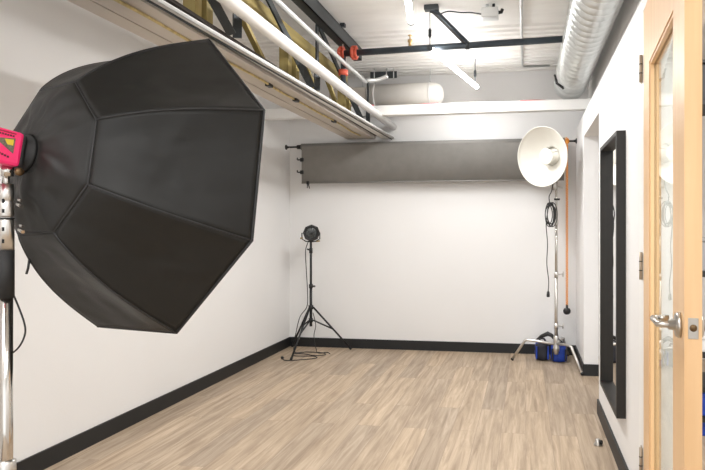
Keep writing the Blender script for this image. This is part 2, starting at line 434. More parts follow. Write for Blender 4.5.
# dark sprinkler pipe across the room with red couplings
SY = 4.4
t = thing('sprinkler_pipe', 'dark horizontal sprinkler pipe crossing the ceiling with red couplings at its left end', 'pipe', (-1.37, SY, 2.57))
def tl(par, name, bm, m, **k):
    bmesh.ops.translate(bm, verts=bm.verts[:], vec=-V(par.location)); return link(name, bm, m, par, **k)
def zsp(x): return 2.568 + (x+1.25)*.018
tl(t, 'pipe', T([(-1.36, SY, zsp(-1.36)), (.268, SY, zsp(.268))], .024, seg=16), BLUESTEEL)
tl(t, 'riser', T([(-1.372, SY, 2.585), (-1.372, SY, 2.335)], .020, seg=14), BLUESTEEL)
for x in (-1.385, -1.285):
    c = tl(t, 'coupling', lathe(B(), (x-.022, SY, zsp(x)), (1, 0, 0), [(0, .026), (0, .044), (.014, .044), (.018, .036), (.030, .036), (.034, .044), (.046, .044), (.046, .026)], 20), RED)
    for s in (-1, 1):
        b = B(); bx(b, x-.02, x+.022, SY-.012, SY+.012, zsp(x)+s*.040-.012, zsp(x)+s*.040+.012); tl(t, 'coupling_lug', b, RED, bevel=.003)
tl(t, 'coupling', lathe(B(), (-1.372, SY, 2.40), (0, 0, 1), [(0, .022), (0, .036), (.04, .036), (.04, .022)], 20), RED)
tl(t, 'hanger_rod', T([(-1.372, SY-.01, 2.79), (-1.372, SY-.01, 2.60)], .004, seg=8), CONDUIT)
tl(t, 'rod_anchor', bx(B(), -1.39, -1.354, SY-.03, SY+.01, 2.765, 2.79), GREYMET)
hd = tl(t, 'sprinkler_head', lathe(B(), (-.855, SY, zsp(-.85)+.02), (0, 0, 1), [(0, .012), (.03, .012), (.032, .018), (.05, .018), (.052, .006), (.078, .006), (.08, .016), (.084, .016), (.084, 0)], 14), BRASS)

# sway brace and its ceiling bracket
t = thing('sway_brace', 'dark slanted steel strut bracing the sprinkler pipe to the ceiling', 'brace', (-.64, 4.145, 2.79))
p0, p1 = V((-.645, 4.13, 2.765)), V((-.435, 4.385, 2.60))
dx = (p1-p0).normalized(); sd = dx.cross(V((0, 0, 1))).normalized(); u_ = sd.cross(dx)
def bar(p0, p1, w, h):
    b = B(); hexa(b, [p0-sd*w-u_*h, p1-sd*w-u_*h, p1+sd*w-u_*h, p0+sd*w-u_*h, p0-sd*w+u_*h, p1-sd*w+u_*h, p1+sd*w+u_*h, p0+sd*w+u_*h]); return b
tl(t, 'strut', bar(p0, p1, .017, .013), BLUESTEEL)
tl(t, 'slot_lip', bar(p0+dx*.01-u_*.014, p1-dx*.01-u_*.014, .006, .002), DARKGAP)
tl(t, 'ceiling_bracket', bx(B(), -.70, -.60, 4.10, 4.16, 2.755, 2.79), GREYMET, bevel=.004)
tl(t, 'pipe_clamp', lathe(B(), (-.44, SY, zsp(-.44)), (1, 0, 0), [(0, .025), (0, .031), (.03, .031), (.03, .025)], 18), GREYMET)

# electrical box with cable
t = thing('junction_box', 'small grey electrical junction box on the ceiling right of the slanted strut', 'electrical box', (-.246, 4.17, 2.79))
link('box', bx(B(), -.058, .058, -.05, .05, -.10, -.035), CONDUIT, t, bevel=.006)
link('conduit_stub', T([(-.02, 0, -.04), (-.02, 0, 0)], .012), CONDUIT, t)
link('conduit_stub', T([(.025, 0, -.04), (.025, 0, 0)], .010), GREYMET, t)
link('connector', T([(.055, 0, -.06), (.078, .01, -.055), (.085, .01, -.035)], .012), BLACKP, t)
b = T([(-.66, 4.12, 2.745), (-.60, 4.10, 2.715), (-.53, 4.10, 2.732), (-.44, 4.12, 2.725), (-.38, 4.14, 2.73), (-.30, 4.165, 2.722)], .005, seg=8, smooth_n=5)
tag(link('power_cable', b, GREYMET), 'thin dark cable from the ceiling bracket to the junction box', 'cable')

# LED tubes
def led(label, a, b_, hangs, grp='suspended light tubes'):
    a, b_ = V(a), V(b_); t = thing('tube_light', label, 'light', a, grp); d = (b_-a).normalized(); L_ = (b_-a).length
    link('diffuser_tube', lathe(B(), (0, 0, 0), d, [(0, 0), (0, .019), (L_, .019), (L_, 0)], 16), LED, t)
    for q in (0, L_): link('end_cap', lathe(B(), d*(q-.012), d, [(0, 0), (0, .0215), (.024, .0215), (.024, 0)], 16), GREYMET, t)
    for h in hangs:
        p = d*(h*L_); b2 = B(); tube(b2, [p+V((0, 0, .02)), p+V((0, 0, ZC-a.z))], .0035, seg=8)
        w = link('hanger', b2, GREYMET, t)
        link('turnbuckle', lathe(B(), p+V((0, 0, .07)), (0, 0, 1), [(0, .003), (.015, .012), (.06, .012), (.075, .003)], 12), GREYMET, w)
    ld = bpy.data.lights.new('tube_lamp', 'AREA'); ld.shape = 'RECTANGLE'; ld.size = L_*.98; ld.size_y = .04
    ld.energy = LEDW; ld.color = (1, .995, .99)
    lo = bpy.data.objects.new('tube_lamp', ld); COL.objects.link(lo)
    lo.location = (a+b_)/2 - V((0, 0, .024)); lo.rotation_euler = (0, 0, math.atan2(d.y, d.x))
    return t
LEDW = 17
led('bright white tube light hanging in front of the sprinkler pipe, fully visible', (-0.680000, 4.246000, 2.53), (-0.443000, 5.488000, 2.53), (.0, .95))
led('bright white tube light cut by the top edge of the picture', (-.746, 3.87, 2.594), (-.575, 2.69, 2.594), (.06, .94))
for i, (x, y) in enumerate(((-1.0, .2), (-.1, 1.0), (-2.1, .9))):  # unseen area lights added overhead to brighten the room and left wall
    ld = bpy.data.lights.new('added_room_fill', 'AREA'); ld.shape = 'RECTANGLE'; ld.size = 1.2; ld.size_y = .25; ld.energy = (22, 9, 16)[i]; ld.color = (1, .99, .985)
    lo = bpy.data.objects.new('added_room_fill', ld); COL.objects.link(lo); lo.location = (x, y-.6, 2.6); lo.rotation_euler = (0, 0, PI/2)
ld = bpy.data.lights.new('added_jamb_fill', 'AREA'); ld.shape = 'RECTANGLE'; ld.size = 2.5; ld.size_y = 1.0; ld.energy = 60  # unseen light added next door to brighten the jamb behind the glass
lo = bpy.data.objects.new('added_jamb_fill', ld); COL.objects.link(lo); lo.location = (1.5, 1.6, 2.7); lo.rotation_euler = (0, 0, PI/2)

# ceiling conduit running down the middle
b = T([(-.03, -.5, 2.772), (-.035, 5.70, 2.772), (-.02, 5.76, 2.772), (.22, 5.77, 2.772)], .011, seg=10)
tag(link('ceiling_conduit', b, CONDUIT), 'thin straight conduit fixed along the middle of the ceiling', 'conduit')

# spiral duct upper right
DX, DZ, DR = .405, 2.575, .149
t = thing('spiral_duct', 'shiny galvanised spiral air duct high along the right wall', 'duct', (DX, 3, DZ))
prof = []; y = -.8
while y < 5.60:
    prof += [(y, DR), (y+.085, DR), (y+.088, DR+.0022), (y+.094, DR+.0022), (y+.097, DR)]; y += .10
prof += [(5.61, DR), (5.625, DR-.012), (5.63, 0)]
b = lathe(B(), (DX, 0, DZ), (0, 1, 0), prof, 40)
ax = V((DX, 0, DZ))
for v in b.verts:       # slant each lock seam so it spirals
    a = math.atan2(v.co.z-DZ, v.co.x-DX); v.co.y += .0575*a/PI*.9 if v.co.y < 5.5 else 0
tl(t, 'duct_wall', b, GALV, smooth=True)
e0, e1 = V((DX-DR*1.03, 5.30, DZ-.02)), V((DX-DR*.62, 5.27, DZ-DR*.86))
hb = tl(t, 'damper_handle', tube(B(), [e0, (e0+e1)/2+V((-.02, 0, -.012)), e1], .011, seg=10), BLACKP)
for e in (e0, e1):
    b = lathe(B(), e-V((.008, 0, .004)), (1, 0, .6), [(0, 0), (0, .016), (.014, .016), (.014, 0)], 12); bmesh.ops.translate(b, verts=b.verts[:], vec=-V(t.location)); link('end_knob', b, BLACKP, hb)
for yy in (1.6, 3.2, 4.8):
    tl(t, 'strap_hanger', bx(B(), DX-.012, DX+.012, yy, yy+.003, DZ+DR, ZC), CONDUIT)

# insulated white cylinder above the beam
t = thing('insulated_tank', 'white insulated horizontal cylinder with a rounded end behind the beam', 'tank', (-1.2, 5.70, 2.525))
tl(t, 'jacket', lathe(B(), (-1.52, 5.70, 2.525), (1, 0, 0), [(0, 0), (0, .112), (.60, .112), (.66, .108), (.705, .092), (.73, .062), (.738, .03), (.74, 0)], 32), INSUL)
for x in (-1.46, -.92):
    tl(t, 'band', lathe(B(), (x, 5.70, 2.525), (1, 0, 0), [(0, .112), (0, .1135), (.02, .1135), (.02, .112)], 32), PIPEW)
    tl(t, 'hanger_rod', T([(x+.01, 5.70, 2.636), (x+.01, 5.70, ZC-.015)], .004, seg=8), CONDUIT)
t = thing('duct_box', 'beige rectangular duct box left of the white insulated cylinder', 'duct', (-1.72, 5.70, 2.5))
link('box', bx(B(), -.17, .195, -.1, .1, -.09, .095), BEIGE, t, bevel=.004)
for x in (-.13, .14): link('hanger_rod', T([(x, 0, .09), (x, 0, ZC-2.5-.015)], .004, seg=8), CONDUIT, t)
t = thing('dark_bracket', 'dark metal hanger bracket above the white insulated cylinder', 'bracket', (-1.32, 5.62, 2.75))
link('plate', bx(B(), -.16, .10, -.01, .0, -.075, -.01), GREYMET, t)
for x in (-.12, 0, .07): link('rod', T([(x, -.012, -.09), (x, -.012, .025)], .005, seg=6), CONDUIT, t)
b = T([(-1.02, 5.39, 2.3665), (-.90, 5.37, 2.3665), (-.78, 5.36, 2.3665)], .0045, seg=6)
tag(link('red_cable', b, REDL), 'short red cable lying on the beam under the white cylinder', 'cable')
b = T([(-.05, 5.37, 2.3665), (.08, 5.365, 2.3665), (.22, 5.40, 2.3665)], .0045, seg=6)
tag(link('red_cable', b, REDL), 'short red cable lying on the beam beside the spiral duct end', 'cable')
b = T([(-1.62, 5.39, 2.368), (-1.50, 5.37, 2.368), (-1.38, 5.365, 2.368)], .006, seg=6)
tag(link('red_cable', b, REDL), 'short red cable lying on the beam beside the thick white pipe', 'cable')

# ------------------------------------------------------------------ grey backdrop roller
RY, RZ = 5.90, 2.075
t = thing('backdrop_roller', 'grey roll-up photo backdrop on a rod across the back wall', 'backdrop', (-.96, RY, RZ))
tl(t, 'roll', lathe(B(), (-2.285, RY, RZ), (1, 0, 0), [(0, 0), (0, .034), (2.655, .034), (2.655, 0)], 28), GREYROLL)
b = B(); n = 24; top = []; bot = []
for i in range(n+1):                                             # hanging sheet, 3 mm thick with slight waves
    x = -2.272+i/n*2.632; w = .003*math.sin(i*.9)
    top.append((b.verts.new((x, RY-.034, RZ-.004)), b.verts.new((x, RY-.031, RZ-.004))))
    bot.append((b.verts.new((x, RY-.030+w, 1.70)), b.verts.new((x, RY-.027+w, 1.70))))
for i in range(n):
    for a in (0, 1):
        b.faces.new((top[i][a], top[i+1][a], bot[i+1][a], bot[i][a]))
    b.faces.new((bot[i][0], bot[i+1][0], bot[i+1][1], bot[i][1]))
sh = tl(t, 'cloth', b, GREYBG, smooth=True)
tl(t, 'bottom_bar', T([(-2.272, RY-.028, 1.702), (.36, RY-.028, 1.702)], .007, seg=8), GREYROLL)
tl(t, 'rod', T([(XL+.004, RY, RZ), (XR-.004, RY, RZ)], .009, seg=12), BLACKM)
for x, s in ((XL, 1), (XR, -1)):
    tl(t, 'end_flange', lathe(B(), (x, RY, RZ), (s, 0, 0), [(0, 0), (0, .026), (.008, .026), (.014, .013), (.03, .010)], 16), BLACKM)
tl(t, 'spigot', lathe(B(), (-2.335, RY, RZ), (1, 0, 0), [(0, .010), (.004, .022), (.045, .022), (.05, .034)], 16), BLACKM)
tl(t, 'spigot', lathe(B(), (.37, RY, RZ), (1, 0, 0), [(0, .034), (.004, .024), (.035, .024), (.04, .010)], 16), ORANGE)
def hook(z, lab):
    t = thing('hook', lab, 'hook', (-2.285, 5.895, z), 'black hooks')
    link('arm', tube(B(), [(.02, -.02, 0), (-.03, -.02, 0), (-.036, -.02, .004), (-.036, -.02, .022)], .007, seg=8), BLACKM, t)
    link('clip', bx(B(), -.002, .034, -.036, -.006, -.020, .018), BLACKM, t, bevel=.003)
hook(1.94, 'upper small black hook gripping the left edge of the grey backdrop')
hook(1.812, 'lower small black hook gripping the left edge of the grey backdrop')
t = thing('spring_clamp', 'small black spring clamp on the bottom left corner of the grey backdrop', 'clamp', (-2.205, 5.87, 1.70))
link('jaw', bx(B(), -.012, .012, -.016, .016, -.014, .02), BLACKM, t, bevel=.004)
link('handle', tube(B(), [(0, -.012, -.008), (.004, -.03, -.052)], .005, seg=6), BLACKM, t)
link('handle', tube(B(), [(0, .012, -.008), (.01, .02, -.055)], .005, seg=6), BLACKM, t)
# orange pull chain
t = thing('pull_chain', 'orange bead pull chain hanging from the right end of the backdrop', 'chain', (.387, RY-.02, 2.07))
b = B(); nb = 100; zt_, zb2 = .035, -1.575
for s in (-.006, .006):
    tube(b, [(s, 0, zt_), (s, 0, zb2)], .003, seg=6)
for i in range(nb):
    z = zt_+(zb2-zt_)*i/(nb-1)
    for s in (-.006, .006):
        bmesh.ops.create_icosphere(b, subdivisions=1, radius=.0072, matrix=Matrix.Translation((s, 0, z-(.008 if s > 0 else 0))))
o = link('bead_loop', b, ORANGE, t, smooth=True)
link('weight', lathe(B(), (0, 0, zb2+.01), (0, 0, -1), [(0, 0), (0, .010), (.03, .012), (.036, .028), (.055, .036), (.075, .034), (.09, .022), (.096, 0)], 20), BLACKP, t)

# ------------------------------------------------------------------ tripod light, back left corner
cx_, cy_ = -2.120, 5.726
t = thing('light_tripod', 'black folding tripod light stand in the back left corner', 'light stand', (cx_, cy_, 0))
feet = [V((-2.164, 5.321, 0)), V((-1.757, 5.896, 0)), V((-2.405, 5.945, 0))]
C0 = V((cx_, cy_, 0))
link('column', tube(B(), [(0, 0, .26), (0, 0, .66)], .014, seg=12), BLACKM, t)
link('column', tube(B(), [(0, 0, .60), (0, 0, 1.10)], .0115, seg=12), BLACKM, t)
for z, r in ((.45, .024), (.32, .021), (.66, .019)):
    link('collar', lathe(B(), (0, 0, z-.02), (0, 0, 1), [(0, 0), (0, r), (.04, r), (.04, 0)], 14), BLACKP, t)
link('knob', tube(B(), [(.015, 0, .66), (.045, -.01, .66)], .009, seg=8), BLACKP, t)
link('knob', tube(B(), [(-.01, 0, 1.02), (-.035, -.012, 1.03)], .008, seg=8), BLACKP, t)
link('collar', lathe(B(), (0, 0, .99), (0, 0, 1), [(0, 0), (0, .017), (.05, .017), (.05, 0)], 14), BLACKP, t)
for f in feet:
    d = f-C0; h = d.normalized()
    p0 = h*.022+V((0, 0, .45)); p1 = d+V((0, 0, .012))
    lg = link('leg', tube(B(), [p0, p1], .0095, seg=10), BLACKM, t)
    link('rubber_foot', tube(B(), [p0.lerp(p1, .96), p1+ (p1-p0).normalized()*.004], .012, seg=10), RUBBER, lg)
    link('brace', tube(B(), [h*.02+V((0, 0, .32)), p0.lerp(p1, .52)], .0075, seg=8), BLACKM, t)
# fixture
t2 = thing('studio_light', 'small black octagonal studio light on top of the black tripod', 'light', (cx_, cy_, 1.10))
fc = (V((0, 0, H))-V((cx_, cy_, 1.19))); fc.z = -.3; fc.x += .9; fc.normalize()
ctr = V((.0, 0, .092))
link('housing', lathe(B(), ctr-fc*.07, fc, [(0, 0), (0, .045), (.03, .072), (.10, .078), (.112, .085), (.118, .085), (.118, .062), (.10, .058), (.10, 0)], 8), BLACKP, t2)
link('lens', lathe(B(), ctr+fc*.031, fc, [(0, .057), (.004, .05), (.012, .03), (.016, 0)], 20), LENS, t2)
b = B()
for i in range(6):
    a = i*PI/6; s_ = fc.cross(UP).normalized(); w_ = s_.cross(fc)
    dv = s_*math.cos(a)+w_*math.sin(a)
    tube(b, [ctr+fc*.052-dv*.066, ctr+fc*.055, ctr+fc*.052+dv*.066], .002, seg=6)
link('wire_guard', b, BLACKM, t2)
s_ = fc.cross(UP).normalized()
link('yoke', tube(B(), [ctr+s_*.088, ctr+s_*.088-UP*.06, ctr+s_*.05-UP*.085, ctr-UP*.09, ctr-s_*.05-UP*.085, ctr-s_*.088-UP*.06, ctr-s_*.088], .006, seg=8), BLACKM, t2)
link('mount', tube(B(), [(0, 0, 0.0), (0, 0, .02)], .016, seg=12), BLACKP, t2)
link('knob', tube(B(), [ctr+s_*.08-UP*.05, ctr+s_*.105-UP*.055], .008, seg=8), AMBER, t2, )
link('knob', tube(B(), [ctr-s_*.05-UP*.086, ctr-s_*.09-UP*.082], .007, seg=8), AMBER, t2)
# its cord
cpts = [(-2.13,5.70,1.12),(-2.165,5.70,1.02),(-2.16,5.70,.85),(-2.145,5.70,.6),(-2.15,5.695,.46),(-2.215,5.68,.36),(-2.25,5.67,.22),(-2.27,5.66,.08),(-2.25,5.64,.012),(-2.15,5.70,.008),
        (-1.98,5.68,.008),(-1.93,5.60,.008),(-2.02,5.55,.008),(-2.14,5.60,.009),(-2.24,5.60,.009),(-2.20,5.50,.009),(-2.02,5.50,.012),(-1.96,5.45,.009),(-2.05,5.36,.009),(-2.20,5.30,.009),(-2.26,5.36,.010)]
pcd = tl(t2, 'power_cord', tube(B(), cpts, .0045, seg=8, smooth_n=6), BLACKP)
b = lathe(B(), (-2.26, 5.36, .014), (-.1, .15, 0), [(0, 0), (0, .008), (.01, .013), (.04, .014), (.045, 0)], 10)
bmesh.ops.translate(b, verts=b.verts[:], vec=-V(t2.location)); link('plug', b, BLACKP, pcd)
b = T([(-2.09, 5.70, .40), (-2.06, 5.70, .28), (-2.075, 5.69, .17), (-2.05, 5.68, .05), (-2.02, 5.66, .01), (-1.95, 5.72, .006), (-1.90, 5.66, .006)], .004, seg=8, smooth_n=5)
tag(link('loose_cable', b, BLACKP), 'thin black cable dropping between the legs of the black tripod', 'cable')

# ------------------------------------------------------------------ chrome stand with beauty dish, back right corner
SX, SYY = .272, 5.578
t = thing('century_stand', 'silver light stand with three bent legs in the back right corner', 'light stand', (SX, SYY, 0))
def leg(foot, kf, kz, name='leg'):
    d = V((foot[0]-SX, foot[1]-SYY, 0)); k = d*kf
    pts = [V((0, 0, kz-.025)), k*.5+V((0, 0, kz-.008)), k*.93+V((0, 0, kz)), k+V((0, 0, kz-.006)), k*1.06+V((0, 0, kz-.03)), d+V((0, 0, .014))]
    l_ = link(name, tube(B(), pts, .0125, seg=12), SATIN, t)
    link('foot_cap', tube(B(), [pts[-2].lerp(pts[-1], .94), pts[-1]+(pts[-1]-pts[-2]).normalized()*.003], .0145, seg=12), RUBBER, l_)
leg((-.129, 5.643), .70, .205); leg((.468, 5.164), .60, .212); leg((.40, 5.93), .6, .205)
link('hub', lathe(B(), (0, 0, .09), (0, 0, 1), [(0, 0), (0, .018), (.02, .022), (.03, .028), (.07, .028), (.08, .022), (.12, .026), (.16, .026), (.17, .018)], 20), SATIN, t)
link('column', tube(B(), [(0, 0, .2), (0, 0, .82)], .0155, seg=16), SATIN, t)
link('column', tube(B(), [(0, 0, .80), (0, 0, 1.30)], .013, seg=16), CHROME, t)
link('column', tube(B(), [(0, 0, 1.28), (0, 0, 1.70)], .011, seg=16), CHROME, t)
for z in (.35, .82, 1.30):
    cl = link('collar', lathe(B(), (0, 0, z-.03), (0, 0, 1), [(0, 0), (0, .0195), (.05, .0195), (.05, 0)], 18), SATIN, t)
    if z > 1: continue
    link('t_handle', tube(B(), [(.02, -.01, z), (.06, -.018, z+.004)], .006, seg=8), SATIN, cl)
    link('t_handle', tube(B(), [(.058, -.018, z-.022), (.062, -.018, z+.026)], .006, seg=8), SATIN, cl)
gh = link('grip_head', lathe(B(), (-.02, -.03, 1.62), (0, 1, 0), [(0, 0), (0, .034), (.02, .034), (.022, .02), (.034, .02), (.036, .034), (.056, .034), (.056, 0)], 20), SATIN, t)
link('grip_knob', tube(B(), [(0, -.02, 1.62), (.055, -.035, 1.60)], .008, seg=8), SATIN, gh)
link('grip_knob', tube(B(), [(-.02, -.035, 1.50), (.03, -.03, 1.50)], .009, seg=8), BLACKM, gh)
link('swivel', tube(B(), [(0, 0, 1.69), (0, 0, 1.75), (.012, .012, 1.80)], .016, seg=12), BLACKM, t)
# dish and its flash head
nd = V((-.60, -.79, -.10)).normalized()
dc = V((.138, 5.375, 1.868))
t = thing('beauty_dish', 'large round white reflector dish on the silver stand', 'light reflector', dc)
R_ = .263
inner = [(0, R_), (.004, R_-.006)] + [(-.165*(1-(r/R_)**2)*1.0, r) for r in (.24, .21, .18, .15, .12, .09)]
outer = [(-.178*(1-(r/R_)**2)-.005, r) for r in (.09, .12, .15, .18, .21, .24)] + [(-.003, R_+.001), (0, R_)]
link('bowl', lathe(B(), (0, 0, 0), nd, [(.003, R_+.003), (.005, R_), (.003, R_-.004)]+[(-.165*(1-(r/R_)**2), r) for r in (.26, .245, .225, .20, .175, .15, .125, .10, .085)]+[(-.18, .085), (-.18, .10)]+[(-.176*(1-(r/R_)**2)-.008, r) for r in (.11, .14, .17, .20, .23, .255)]+[(.003, R_+.003)], 56), DISHW, t)
df = link('deflector', lathe(B(), (0, 0, 0), nd, [(-.072, 0), (-.070, .050), (-.066, .070), (-.062, .074), (-.060, .070), (-.058, .045), (-.056, 0)], 40), DISHW, t)
for k in range(3):
    a = k*2*PI/3+.5; s1 = nd.cross(UP).normalized(); s2 = s1.cross(nd); q = s1*math.cos(a)+s2*math.sin(a)
    link('post', tube(B(), [q*.055-nd*.068, q*.082-nd*.150], .004, seg=8), SATIN, t)
link('throat', lathe(B(), (0, 0, 0), nd, [(-.176, 0), (-.176, .084), (-.172, .084), (-.172, 0)], 24), DISHW, t)
t = thing('studio_strobe', 'black studio flash mounted behind the white dish', 'flash', dc-nd*.19)
link('casing', lathe(B(), (0, 0, 0), -nd, [(0, 0), (0, .06), (.012, .06), (.014, .050), (.12, .050), (.13, .044), (.13, 0)], 24), BLACKP, t)
link('bracket', tube(B(), [V((0, 0, -.045))-nd*.08, V((0, 0, -.085))-nd*.085], .016, seg=10), BLACKM, t)
link('knob', tube(B(), [V((.01, -.03, -.08))-nd*.06, V((.045, -.055, -.095))-nd*.06], .010, seg=8), BLACKM, t)
# cable coil
t = thing('coiled_cable', 'black cable coil hanging from the silver stand below the dish', 'cable', (.215, 5.52, 1.42))
b = B()
for k in range(6):
    rx, rz = .032+.006*(k % 3), .085+.012*((k*2) % 4)
    pts = [(rx*math.sin(a)+.006*(k-2), -.01-.006*k, -.06+rz*math.cos(a)) for a in [i*2*PI/20 for i in range(21)]]
    tube(b, pts, .0042, seg=7)
link('loops', b, BLACKP, t)
link('tie', tube(B(), [(-.02, -.02, .035), (.0, -.04, .04), (.02, -.02, .032)], .012, seg=8), BLACKP, t)
link('upper_lead', tube(B(), [(.0, -.02, .03), (-.01, -.02, .10), (.015, -.01, .16), (.03, 0, .26), (.06, .02, .35)], .0045, seg=8, smooth_n=5), BLACKP, t)
link('dangling_lead', tube(B(), [(-.02, -.03, -.02), (-.036, -.03, -.15), (-.024, -.03, -.32), (-.030, -.03, -.50), (-.014, -.03, -.65), (-.018, -.03, -.75)], .0042, seg=8, smooth_n=6), BLACKP, t)
link('plug', lathe(B(), (-.018, -.03, -.745), (0, 0, -1), [(0, .005), (.01, .012), (.04, .015), (.055, .013), (.055, 0)], 12), BLACKP, t)

# sandbags over the leg
def sandbag(x0, x1, yc, hh, label, ms, tilt):
    t = thing('sandbag', label, 'sandbag', ((x0+x1)/2, yc, 0), 'sandbags at the silver stand')
    w = (x1-x0)/2
    def pouch(y0, y1, m, nm, z1):
        b = B(); nx, nz = 10, 8
        bmesh.ops.create_cube(b, size=1)
        bmesh.ops.subdivide_edges(b, edges=b.edges[:], cuts=5, use_grid_fill=True)
        for v in b.verts:
            p = v.co*2; q = V(p); l = max(abs(p.x), abs(p.y), abs(p.z))
            s = V((p.x*math.sqrt(1-p.y**2/2.6-p.z**2/4), p.y*math.sqrt(1-p.x**2/2.6-p.z**2/4), p.z*math.sqrt(max(.1, 1-p.x**2/5-p.y**2/5))))
            z = (s.z*.5+.5)*z1; bul = 1+.10*math.sin(z*30+p.x*2)*.5+ (.10 if z < z1*.45 else 0)
            v.co = V((s.x*w*bul + tilt*z, (y0+y1)/2+s.y*(y1-y0)/2*bul, max(0, z)))
        return link(nm, b, m, t, smooth=True)
    a = pouch(-.085, -.002, ms[0], 'pouch', hh); pouch(.002, .085, ms[1], 'pouch', hh*.96)
    link('handle', tube(B(), [(-w*.5, -.01, hh*.93), (-w*.3, 0, hh+.025), (w*.3, 0, hh+.028), (w*.55, -.01, hh*.93)], .009, seg=8, smooth_n=5), NAVY, t)
    b = B(); bx(b, -w*.9, w*.9, -.05, .05, hh*.90, hh*.97); link('flap', b, ms[1], t, bevel=.006)
    for s in (-1, 1):
        bb = B(); bx(bb, s*w*.82-.008, s*w*.82+.008, -.098, -.088, .02, hh*.85); link('edge_tape', bb, BLUE if ms[0] is NAVY else NAVY, t, bevel=.003)
    return t
sandbag(.085, .215, 5.765, .165, 'black-fronted sandbag with blue edges, left of the silver stand', (NAVY, BLUE), 0)
sandbag(.228, .372, 5.72, .150, 'bright blue sandbag with a rounded pouch, right of the black-fronted one', (BLUE, BLUE), 0)
b = T([(.10, 5.70, .20), (.14, 5.66, .235), (.20, 5.64, .265), (.235, 5.63, .25), (.262, 5.62, .21)], [.006, .016, .022, .018, .008], seg=10)
tag(link('strap_bundle', b, BLACKP), 'dark bundled strap lying over the sandbags beside the silver stand', 'strap')
b = T([(.29, 5.56, .235), (.34, 5.50, .205), (.38, 5.44, .19), (.41, 5.42, .195)], .004, seg=8, smooth_n=4)
tag(link('short_cable', b, BLACKP), 'short black cable lying across the bent right leg of the silver stand', 'cable')

# ------------------------------------------------------------------ octagonal softbox, foreground left
PX, PY, PZ, th_, ph_, ro, L_, r1, d1 = -1.079, .168, 2.328, .507, -.155, 1.208, .464, .27, .399
RR = .6
def nrm(v): return v.normalized()
n_c = V((math.sin(th_)*math.cos(ph_), math.sin(ph_), math.cos(th_)*math.cos(ph_)))
up_c = V((0, 1, 0)); v_c = (up_c-n_c*n_c.y).normalized(); u_c = v_c.cross(n_c)
def dv_(c): return dirv(c[0], -c[1], c[2])
n_w = dv_(n_c); u_w = dv_(u_c); v_w = dv_(v_c); C_w = c2w(PX, -PY, PZ)
def ob(off, rad, ang): return C_w - n_w*off + u_w*(math.cos(ang)*rad) + v_w*(math.sin(ang)*rad)
t = thing('octagonal_softbox', 'huge black octagonal softbox seen from behind at the left', 'softbox', C_w)
A = [ro-k*PI/4 for k in range(8)]
NT, NS = 26, 20
def rib(k):
    pts = []
    for i in range(NT+1):
        s = i/NT; off = d1*(1-s); rad = r1+(RR-r1)*s
        bulge = .034*math.sin(PI*s**.8)
        rad += bulge*.82; off += bulge*.55
        pts.append(ob(off, rad, A[k]))
    return pts
ribs = [rib(k) for k in range(8)]
b = B()
axis0 = C_w
for k in range(8):
    P, Q = ribs[k], ribs[(k+1) % 8]
    grid = []
    for i in range(NT+1):
        row = []
        for j in range(NS+1):
            q = P[i].lerp(Q[i], j/NS)
            s, m_ = i/NT, j/NS
            axp = C_w + n_w*((q-C_w).dot(n_w))
            inw = (axp-q).normalized()
            q = q + inw*(.022*math.sin(PI*m_)*math.sin(PI*min(1, s*1.0))) + inw*math.sin(PI*m_)*math.sin(PI*s)**.5*(.011*noise.noise(V((s*2.2+k*5, m_*3.1, k*1.7)))+.007*abs(noise.noise(V((s*5+m_*3+k*3, m_*4-s*2, 4.2)))))
            row.append(b.verts.new(q))
        grid.append(row)
    for i in range(NT):
        for j in range(NS):
            f = b.faces.new((grid[i][j], grid[i][j+1], grid[i+1][j+1], grid[i+1][j])); f.smooth = True
def shift(bm): bmesh.ops.translate(bm, verts=bm.verts[:], vec=-C_w); return bm
shell = link('fabric_shell', shift(b), FABRIC, t); md = shell.modifiers.new('s', 'SOLIDIFY'); md.thickness = .003; md.offset = 0
b = B()
NA = 96; rows = []       # soft collar: round at the speed ring, eight-sided at the first bend
for i in range(15):
    q = i/14; row = []
    for j in range(NA):
        kk, fr_ = divmod(j, NA//8); fr_ /= NA//8
        oct_ = ob(d1, r1, A[kk]).lerp(ob(d1, r1, A[kk]-PI/4), fr_); cir = ob(L_-.004, .062, A[kk]-PI/4*fr_)
        p = cir.lerp(oct_, q); p -= n_w*((L_-.004-d1)*(q**1.0-q**1.8))
        a_ = A[kk]-PI/4*fr_
        p += n_w*math.sin(PI*q)*(.016*noise.noise(V((math.cos(a_)*1.6, math.sin(a_)*1.6, q*1.8)))+.010*abs(noise.noise(V((math.cos(a_)*4, math.sin(a_)*4, q*2.5+3)))))
        row.append(b.verts.new(p))
    rows.append(row)
for i in range(14):
    for j in range(NA):
        f = b.faces.new((rows[i][j], rows[i][(j+1) % NA], rows[i+1][(j+1) % NA], rows[i+1][j])); f.smooth = True
cp = link('rear_collar', shift(b), FABRIC, t); md = cp.modifiers.new('s', 'SOLIDIFY'); md.thickness = .003; md.offset = 0
for k in range(8):
    link('rib_seam', shift(tube(B(), [p-n_w*0 for p in ribs[k]], .0035, seg=6)), BLACKP, t)
b = B(); tube(b, [ribs[k % 8][0] for k in range(9)], .0035, seg=6); link('collar_seam', shift(b), BLACKP, t)
b = B(); tube(b, [ribs[k % 8][-1] for k in range(9)], .005, seg=8); link('rim_binding', shift(b), BLACKP, t)
b = B(); vs = [b.verts.new(C_w-n_w*.03+(p-C_w)*.955) for p in [ribs[k][-1] for k in range(8)]]; b.faces.new(vs)
o = link('front_diffuser', shift(b), DIFF, t); md = o.modifiers.new('s', 'SOLIDIFY'); md.thickness = .002
apex = C_w - n_w*L_
sr = link('speed_ring', shift(lathe(B(), apex, -n_w, [(-.004, 0), (-.004, .060), (.006, .060), (.010, .052), (.02, .050), (.02, 0)], 28)), RUBBER, t)
